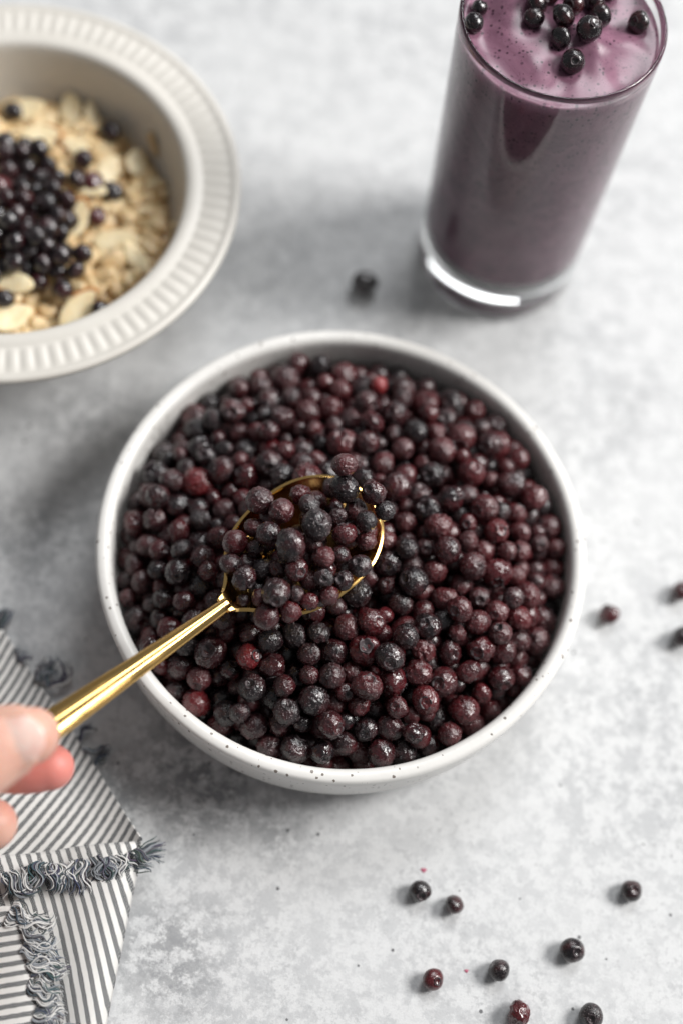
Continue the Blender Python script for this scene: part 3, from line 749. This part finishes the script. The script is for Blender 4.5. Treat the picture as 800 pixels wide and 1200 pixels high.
for x, y, ang, w, L, tilt, edge, lab in almonds:
    z = 0.04
    for _ in range(5):
        p = at(x, y, z); z = oat_z(p[0] - OX, p[1] - OY) + 0.0042
    p = at(x, y, z); w, L = w / 2000 * 1.08, L / 2000 * 1.08
    V, Fc = [], []; n1 = 28; th = 0.0006
    for (s, zz) in ((0.001, th), (0.5, th), (0.9, th), (1.0, 0.3 * th), (1.0, -0.3 * th), (0.9, -th), (0.001, -th)):
        for k_ in range(n1):
            a = 2 * math.pi * k_ / n1; ca_ = math.cos(a)
            taper = 1 - 0.32 * max(0, ca_) ** 1.5
            V.append((L * s * ca_, w * s * math.sin(a) * taper, zz + 0.0008 * (s * ca_) ** 2))
    for i in range(6):
        for k_ in range(n1): Fc.append((i * n1 + k_, i * n1 + (k_ + 1) % n1, (i + 1) * n1 + (k_ + 1) % n1, (i + 1) * n1 + k_))
    me = mesh_from('almond_slice', V, Fc, M_alm); fix_normals(me)
    o = link('almond_slice', me, loc=p)
    up = (Vector(UP) * -tilt[1] * 0 + Vector((0, 0, 1)) + Vector(RI) * tilt[0] + Vector(UP) * tilt[1]).normalized()
    xd = (Vector(RI) * math.cos(R(ang)) + Vector(UP) * math.sin(R(ang))); xd = (xd - up * xd.dot(up)).normalized(); yd = up.cross(xd)
    o.rotation_euler = Matrix((xd, yd, up)).transposed().to_euler()
    tag(o, lab, 'almond')
    if edge:
        V2, F2 = [], []; n2 = 14
        for k_ in range(n2):
            a = -0.9 + 2.3 * k_ / (n2 - 1) + (3.6 if edge > 1 else 0); taper = 1 - 0.32 * max(0, math.cos(a)) ** 1.5
            for (s, zz) in ((0.86, th * 1.25), (1.03, th * 0.5), (1.03, -th * 0.5), (0.86, -th * 1.25)):
                V2.append((L * s * math.cos(a), w * s * math.sin(a) * taper, zz + 0.0008 * (s * math.cos(a)) ** 2))
        for k_ in range(n2 - 1):
            for j in range(4): F2.append((k_ * 4 + j, k_ * 4 + (j + 1) % 4, (k_ + 1) * 4 + (j + 1) % 4, (k_ + 1) * 4 + j))
        F2 += [(0, 1, 2, 3), tuple((n2 - 1) * 4 + j for j in (3, 2, 1, 0))]
        me = mesh_from('brown_edge', V2, F2, M_skin_alm); fix_normals(me); link('brown_skin', me, o)

# ------------------------------------------------------------------ striped napkin
def mat_cloth():
    k = NT('striped_cotton')
    uv = k.n('ShaderNodeUVMap', uv_map='weave'); sep = k.n('ShaderNodeSeparateXYZ'); k.l(uv.outputs[0], sep.inputs[0])
    u, v = sep.outputs[0], sep.outputs[1]                       # metres / 0.1
    jit = k.noise(uv.outputs[0], 60, 3, 0.6)
    u1 = k.math('ADD', u, k.math('MULTIPLY', k.math('SUBTRACT', jit, 0.5), 0.008))
    fr = k.math('FRACT', k.math('MULTIPLY', u1, 1 / 0.0318))
    stripe = k.math('MULTIPLY', k.step(fr, 0.03, 0.09), k.step(fr, 0.50, 0.56, 1, 0))
    wu = k.math('FRACT', k.math('MULTIPLY', u1, 1 / 0.0084)); wv = k.math('FRACT', k.math('MULTIPLY', v, 1 / 0.0078))
    row = k.math('GREATER_THAN', wv, 0.5)
    sh = k.math('FRACT', k.math('ADD', wu, k.math('MULTIPLY', row, 0.5)))
    chk = k.math('MULTIPLY', k.step(sh, 0.60, 0.72), k.step(sh, 0.92, 1.0, 1, 0))
    dk = k.math('MULTIPLY', stripe, k.math('SUBTRACT', 1.0, k.math('MULTIPLY', chk, 0.7)))
    fz = k.noise(uv.outputs[0], 500, 2, 0.6)
    white = k.mix(k.step(fz, 0.3, 0.7), (0.76, 0.745, 0.72), (0.68, 0.665, 0.64))
    dark = k.mix(k.step(fz, 0.3, 0.7), (0.022, 0.027, 0.033), (0.05, 0.057, 0.065))
    k.inp('Base Color', k.mix(dk, white, dark)); k.inp('Roughness', 0.92); k.inp('Specular IOR Level', 0.15)
    k.inp('Sheen Weight', 0.15)
    h = k.math('ADD', k.math('SINE', k.math('MULTIPLY', u1, 2 * math.pi / 0.0042)), k.math('SINE', k.math('MULTIPLY', v, 2 * math.pi / 0.0042)))
    k.inp('Normal', k.bump(h, 0.25, 0.0001)); return k.m
M_cloth = mat_cloth()
napkin = empty('napkin', at(60, 1050, 0)); nap0 = np.array(napkin.location)
tag(napkin, 'folded white napkin with charcoal stripes and frayed edges', 'napkin')
def cloth(name, top, bottom, d0, d1, hfun, nu=60, nv=60, curve=0.0, uoff=0.0):
    """panel between two edges (pixel, height); stripes run along the direction d0 -> d1"""
    T = spline([at(*p) for p in top], nu); B = spline([at(*p) for p in bottom], nu)
    a0, a1 = at(*d0, 0.006), at(*d1, 0.006); dv = (a1 - a0)[:2]; dv /= np.linalg.norm(dv); pn = np.array([-dv[1], dv[0]])
    V, UVs = [], []
    for i in range(nu):
        for j in range(nv):
            t = j / (nv - 1); p = T[i] * (1 - t) + B[i] * t
            p = p + np.array([0, 0, hfun(i / (nu - 1), t, p)])
            p[2] = max(p[2], 0.0009)
            V.append(p - nap0); q = p[:2] - a0[:2]
            al = float(q @ dv)
            UVs.append(((float(q @ pn) + curve * al * al) * 10 + uoff, al * 10))
    Fc = [(i * nv + j, (i + 1) * nv + j, (i + 1) * nv + j + 1, i * nv + j + 1) for i in range(nu - 1) for j in range(nv - 1)]
    me = mesh_from(name, V, Fc, M_cloth); ul = me.uv_layers.new(name='weave')
    for lp in me.loops: ul.data[lp.index].uv = UVs[lp.vertex_index]
    fix_normals(me)
    o = link(name, me, napkin); md = o.modifiers.new('s', 'SOLIDIFY'); md.thickness = 0.0007; md.offset = 0
    return o
def nz(p, s, k_=0.0): return noise.noise(Vector((p[0] * s, p[1] * s, k_)))
# far panel, diagonal stripes
cloth('far_panel', [(-150, 600, .002), (-20, 712, .003), (30, 778, .003), (93, 868, .003), (135, 935, .004), (167, 985, .009)],
      [(-190, 1085, .002), (-60, 1060, .003), (0, 1046, .004), (60, 1036, .005), (110, 1024, .006), (160, 1004, .009)], (10, 1000), (105, 912),
      lambda s, t, p: 0.0018 * nz(p, 45) + 0.0035 * max(0, s - 0.6) / 0.4 * (1 - t) * 0.8, curve=-4.0)
# near panel folded over it, upright stripes, with a raised lip
cloth('near_panel', [(-160, 1010, .012), (-40, 1004, .012), (30, 1000, .013), (90, 992, .0135), (140, 988, .013), (167, 985, .0115)],
      [(-160, 1330, .006), (-40, 1330, .006), (20, 1330, .006), (62, 1330, .006), (84, 1325, .006), (98, 1318, .004)], (90, 1035), (142, 1200),
      lambda s, t, p: 0.0018 * nz(p, 45, 3) + 0.0022 * math.sin(max(0, (s - 0.55) / 0.45) * math.pi) - 0.0055 * max(0, (s - 0.93) / 0.07) ** 2 + 0.0015 * math.sin(t * 5) - 0.002 * math.exp(-t * 18), curve=2.0)
cloth('top_flap', [(-160, 1062, .018), (-60, 1062, .019), (0, 1062, .0195), (18, 1063, .0195), (30, 1064, .019)],
      [(-160, 1340, .013), (-50, 1340, .013), (20, 1340, .0135), (45, 1340, .0135), (62, 1340, .013)], (0, 1130), (50, 1122),
      lambda s, t, p: 0.0010 * nz(p, 40, 8))
# right rolled edge of the near panel
M_fr = None
def mat_yarn():
    k = NT('frayed_yarn'); a_ = k.n('ShaderNodeAttribute', attribute_name='tint'); k.inp('Base Color', a_.outputs['Color'])
    k.inp('Roughness', 0.9); k.inp('Specular IOR Level', 0.1); k.inp('Sheen Weight', 0.2); return k.m
M_fr = mat_yarn()
def tuft(x, y, z, dx, dy, length, n, width, rg, curl=1.0, dark=0.5):
    """a clump of loose threads rooted along an edge"""
    V, Fc, T = [], [], []
    b = at(x, y, z); d = (at(x + dx, y + dy, z) - b); d /= np.linalg.norm(d); side = np.array([-d[1], d[0], 0])
    m = 16; nb = max(2, n // 7); bundles = []
    for q_ in range(nb):
        bundles.append((rg.gauss(0, 1) * width * 0.5, rg.uniform(0.7, 1.15), rg.uniform(-1, 1) * 1.1 * curl, rg.uniform(0, 6.28), rg.uniform(5.0, 8.0), rg.uniform(0.5, 1.0) * curl, rg.uniform(0.1, 0.55)))
    n = int(n * 1.5)
    for s in range(n):
        off, sc_, bend, ph, fq, am, lift = bundles[s % nb]
        off += rg.gauss(0, 1) * 0.0008; L = length * sc_ * rg.uniform(0.85, 1.1); bend += rg.gauss(0, 0.3); am *= rg.uniform(0.85, 1.15); ph += rg.gauss(0, 0.35)
        zo = rg.uniform(0, 0.0009)
        p = b + side * off + np.array([0, 0, zo]); pts = [Vector(p)]
        for i in range(m):
            t = i / m; an = bend * t + am * math.sin(ph + fq * t)
            dv = Vector(d) * math.cos(an) + Vector(side) * math.sin(an) + Vector((0, 0, lift * (1 - 2.6 * t))) + Vector((rg.gauss(0, .05), rg.gauss(0, .05), rg.gauss(0, .04)))
            nx = pts[-1] + dv.normalized() * (L / m)
            if nx.z < 0.0012 + zo: nx.z = 0.0012 + zo
            pts.append(nx)
        rad = rg.uniform(0.00018, 0.00032)
        u = rg.random()
        if u < dark * 0.8: c = (0.05 + 0.04 * rg.random(), 0.062 + 0.04 * rg.random(), 0.078 + 0.04 * rg.random())
        elif u < dark + 0.3: v_ = rg.uniform(0.16, 0.34); c = (v_ * 0.93, v_ * 0.98, v_ * 1.05)
        else: v_ = rg.uniform(0.45, 0.68); c = (v_, v_ * 0.985, v_ * 0.96)
        base = len(V); ks = 5
        for i, q in enumerate(pts):
            tn = (pts[min(i + 1, m)] - pts[max(i - 1, 0)]).normalized(); e1 = tn.cross(Vector((0.3, 0.2, 1))).normalized(); e2 = tn.cross(e1)
            rr = rad * (1 if i < m - 2 else 0.55)
            for k_ in range(ks):
                a = 2 * math.pi * k_ / ks
                V.append(np.array(q + e1 * math.cos(a) * rr + e2 * math.sin(a) * rr) - nap0); T.append((*c, 1))
        for i in range(m):
            for k_ in range(ks): Fc.append((base + i * ks + k_, base + i * ks + (k_ + 1) % ks, base + (i + 1) * ks + (k_ + 1) % ks, base + (i + 1) * ks + k_))
    me = mesh_from('fringe_tuft', V, Fc, M_fr); ca = me.color_attributes.new('tint', 'FLOAT_COLOR', 'POINT'); ca.data.foreach_set('color', np.array(T, float).ravel())
    o = link('fringe_tuft', me, napkin); tag(o, kind='stuff'); return o
rgf = random.Random(3)
for a in ((2, 738, .003, 6, -12, .011, 16, .003, .6, .75), (58, 806, .003, 8, -14, .015, 26, .007, 1.1, .5), (44, 795, .003, 6, -10, .008, 10, .005, 1, .6), (28, 778, .003, 6, -8, .006, 8, .003, 1, .8), (92, 866, .003, 10, -4, .010, 14, .004, 1.2, .8), (112, 898, .003, 8, -3, .006, 8, .003, 1, .8),
          (8, 1024, .0155, 4, 14, .013, 26, .006, 1, .45), (30, 1016, .0155, 3, 14, .012, 26, .006, 1, .4), (60, 1012, .016, -3, 14, .012, 30, .007, 1.1, .5), (82, 1010, .016, 3, 14, .011, 24, .005, 1.2, .45), (106, 1006, .016, 5, 14, .011, 28, .006, 1.2, .45), (130, 1004, .016, 3, 14, .011, 28, .006, 1.2, .45),
          (150, 1000, .0145, 6, 12, .009, 20, .004, 1, .5), (160, 1004, .011, 22, -10, .011, 22, .003, .35, .7), (156, 1012, .010, 18, 2, .008, 12, .003, .6, .6),
          (12, 1068, .0195, 12, 5, .012, 24, .006, 1.1, .3), (24, 1086, .019, 14, 3, .012, 22, .005, 1, .35), (30, 1102, .0185, 14, 5, .012, 26, .005, 1, .45), (34, 1120, .018, 14, 2, .012, 26, .005, 1.1, .4), (38, 1140, .0175, 14, 4, .011, 26, .006, 1.1, .45),
          (41, 1160, .017, 14, 1, .011, 26, .005, 1.1, .4), (44, 1178, .0165, 14, 4, .011, 26, .006, 1.1, .5), (47, 1198, .016, 14, 2, .011, 26, .005, 1, .45), (50, 1218, .0155, 14, 2, .011, 22, .005, 1, .45)):
    tuft(*a[:8], rgf, *a[8:])

# ------------------------------------------------------------------ the hand
def capsule_chain(bm, pts, n=20, flat=1.0, up=Vector((0, 0, 1))):
    """closed tapered tube through (point, radius) list"""
    P = spline([np.r_[np.array(p), r] for p, r in pts], 6 * len(pts))
    rings = []
    seq = []
    c0, c1 = P[0], P[-1]
    t0 = Vector(P[1][:3] - P[0][:3]).normalized(); t1 = Vector(P[-1][:3] - P[-2][:3]).normalized()
    for k_ in range(6):
        a = (k_ + 0.5) / 6 * math.pi / 2; seq.append((Vector(c0[:3]) - t0 * c0[3] * math.cos(a), c0[3] * math.sin(a), t0))
    for i in range(len(P)):
        t = Vector(P[min(i + 1, len(P) - 1)][:3] - P[max(i - 1, 0)][:3]).normalized(); seq.append((Vector(P[i][:3]), P[i][3], t))
    for k_ in range(5, -1, -1):
        a = (k_ + 0.5) / 6 * math.pi / 2; seq.append((Vector(c1[:3]) + t1 * c1[3] * math.cos(a), c1[3] * math.sin(a), t1))
    for c, r, t in seq:
        e1 = t.cross(up).normalized(); e2 = e1.cross(t).normalized()
        rings.append([bm.verts.new(c + e1 * r * math.cos(2 * math.pi * j / n) + e2 * r * flat * math.sin(2 * math.pi * j / n)) for j in range(n)])
    for A, B in zip(rings[:-1], rings[1:]):
        for j in range(n): bm.faces.new((A[j], A[(j + 1) % n], B[(j + 1) % n], B[j]))
    bm.faces.new(rings[0][::-1]); bm.faces.new(rings[-1])
wrist = at(-360, 1090, 0.0740)
hand = empty('person', wrist); hw = np.array(wrist)
tag(hand, 'hand reaching in from the left edge, gripping the gold spoon handle between thumb and fingertips', 'person')
LOWER = 0.0110
def hp(x, y, z): return at(x, y, z - LOWER) - hw
bm = bmesh.new()
TZ = 0.1035
capsule_chain(bm, [(hp(36, 862, TZ - .001), .0086), (hp(20, 866, TZ), .0106), (hp(-12, 879, TZ + .001), .0122), (hp(-50, 905, TZ + .001), .0128), (hp(-110, 955, .103), .0130), (hp(-190, 1000, .098), .0150), (hp(-290, 1060, .090), .0185)], flat=0.84, up=view_dir)
capsule_chain(bm, [(hp(60, 899, .0795), .0072), (hp(38, 899, .079), .0082), (hp(0, 896, .079), .0085), (hp(-50, 880, .083), .0090), (hp(-110, 850, .092), .0098), (hp(-180, 880, .096), .0102), (hp(-260, 940, .094), .0125)], flat=0.95, up=view_dir)
capsule_chain(bm, [(hp(-10, 966, .076), .0080), (hp(-34, 962, .075), .0090), (hp(-70, 940, .074), .0088), (hp(-130, 905, .080), .0095), (hp(-200, 930, .086), .0105), (hp(-275, 985, .088), .0125)], flat=0.95, up=view_dir)
capsule_chain(bm, [(hp(-60, 1020, .066), .0074), (hp(-90, 1010, .066), .0082), (hp(-140, 975, .069), .0088), (hp(-215, 985, .077), .0100), (hp(-290, 1030, .082), .0120)], flat=0.95, up=view_dir)
capsule_chain(bm, [(hp(-110, 1070, .060), .0064), (hp(-140, 1058, .061), .0070), (hp(-185, 1035, .066), .0078), (hp(-250, 1050, .073), .0090), (hp(-305, 1080, .079), .0110)], flat=0.95, up=view_dir)
for a, b in (((-260, 940, .092), (-350, 1080, .086)), ((-275, 985, .088), (-355, 1090, .085)), ((-290, 1030, .083), (-360, 1100, .084)), ((-305, 1075, .080), (-365, 1105, .083))):
    capsule_chain(bm, [(hp(*a), .0125), (hp((a[0] + b[0]) / 2, (a[1] + b[1]) / 2, (a[2] + b[2]) / 2), .0150), (hp(*b), .0170)], flat=0.9, up=view_dir)
capsule_chain(bm, [(hp(-340, 1075, .086), .020), (hp(-380, 1110, .085), .0225), (hp(-460, 1180, .088), .0235), (hp(-700, 1390, .095), .030), (hp(-900, 1560, .10), .036)], flat=0.85, up=view_dir)
nc = Vector(hp(22, 864, TZ)); tdir = Vector(hp(36, 862, TZ) - hp(0, 869, TZ)).normalized()
nup = (view_dir - tdir * view_dir.dot(tdir)).normalized(); nsd = tdir.cross(nup)
def nail_pt(s, t):
    wd = 0.0066 * (1 - 0.55 * max(0, abs(s) - 0.45) ** 1.5 * 2.2)
    yy_ = t * wd; xx_ = s * 0.0080 - 0.0009 * (t * t) * (1 if s > 0 else -1) * abs(s)
    return nc + tdir * xx_ + nsd * yy_ + nup * (0.0090 - (yy_ / 0.0108) ** 2 * 0.0052 - 0.0016 * max(0, s) ** 2 - 0.0009 * max(0, -s - 0.4))
fold = [(0.55, 1.06), (0.1, 1.1), (-0.45, 1.1), (-0.85, 0.95), (-1.06, 0.5), (-1.1, 0.0), (-1.06, -0.5), (-0.85, -0.95), (-0.45, -1.1), (0.1, -1.1), (0.55, -1.06)]
capsule_chain(bm, [(np.array(nail_pt(s_, t_) - nup * 0.0003), 0.0012) for s_, t_ in fold], n=12, up=nup)      # the skin fold round the nail
me = bpy.data.meshes.new('hand_skin'); bm.to_mesh(me); bm.free(); fix_normals(me)
tip = hp(64, 905, .080)
def mat_skin():
    k = NT('skin'); v = k.obj()
    n1 = k.noise(v, 70, 4, 0.6); n2 = k.noise(v, 700, 3, 0.6)
    col = k.mix(k.step(n1, 0.3, 0.7), (0.70, 0.42, 0.33), (0.63, 0.335, 0.26))
    sb = k.n('ShaderNodeVectorMath', operation='DISTANCE'); k.l(v, sb.inputs[0]); sb.inputs[1].default_value = tuple(tip)
    col = k.mix(k.step(sb.outputs['Value'], 0.008, 0.022, 0.85, 0.0), col, (0.68, 0.22, 0.19))      # pressed, reddened fingertip
    col = k.mix(k.step(n2, 0.5, 0.8, 0, 0.18), col, (0.62, 0.27, 0.20))
    k.inp('Base Color', col); k.inp('Roughness', 0.46); k.inp('Subsurface Weight', 0.45); k.inp('Subsurface Radius', (1, 0.35, 0.2)); k.inp('Subsurface Scale', 0.004)
    k.inp('Specular IOR Level', 0.4)
    wv = k.voro(v, 900, 'DISTANCE_TO_EDGE')
    k.inp('Normal', k.bump(k.math('ADD', n2, k.math('MULTIPLY', wv, 0.5)), 0.25, 0.0003)); return k.m
me.materials.append(mat_skin())
o = link('hand', me, hand)
md = o.modifiers.new('r', 'REMESH'); md.mode = 'VOXEL'; md.voxel_size = 0.0006; md.use_smooth_shade = True
md = o.modifiers.new('s', 'SMOOTH'); md.iterations = 7; md.factor = 0.5
# thumb nail
k = NT('nail'); v = k.obj(); k.inp('Base Color', k.mix(k.step(k.noise(v, 160, 3), 0.3, 0.7), (0.78, 0.50, 0.43), (0.84, 0.60, 0.53))); k.inp('Roughness', 0.22); k.inp('Subsurface Weight', 0.3); k.inp('Subsurface Radius', (1, 0.4, 0.3)); k.inp('Subsurface Scale', 0.002); k.inp('Specular IOR Level', 0.4)
V, Fc = [], []; nu, nv = 22, 18
for i in range(nu):
    s = -1 + 2 * i / (nu - 1)
    for j in range(nv):
        t = -1 + 2 * j / (nv - 1)
        V.append(nail_pt(s, t) + nup * 0.0002)
for i in range(nu - 1):
    for j in range(nv - 1): Fc.append((i * nv + j, (i + 1) * nv + j, (i + 1) * nv + j + 1, i * nv + j + 1))
me = mesh_from('thumb_nail', V, Fc, k.m); fix_normals(me)
o = link('thumb_nail', me, hand); md = o.modifiers.new('s', 'SOLIDIFY'); md.thickness = 0.0006; md.offset = 0
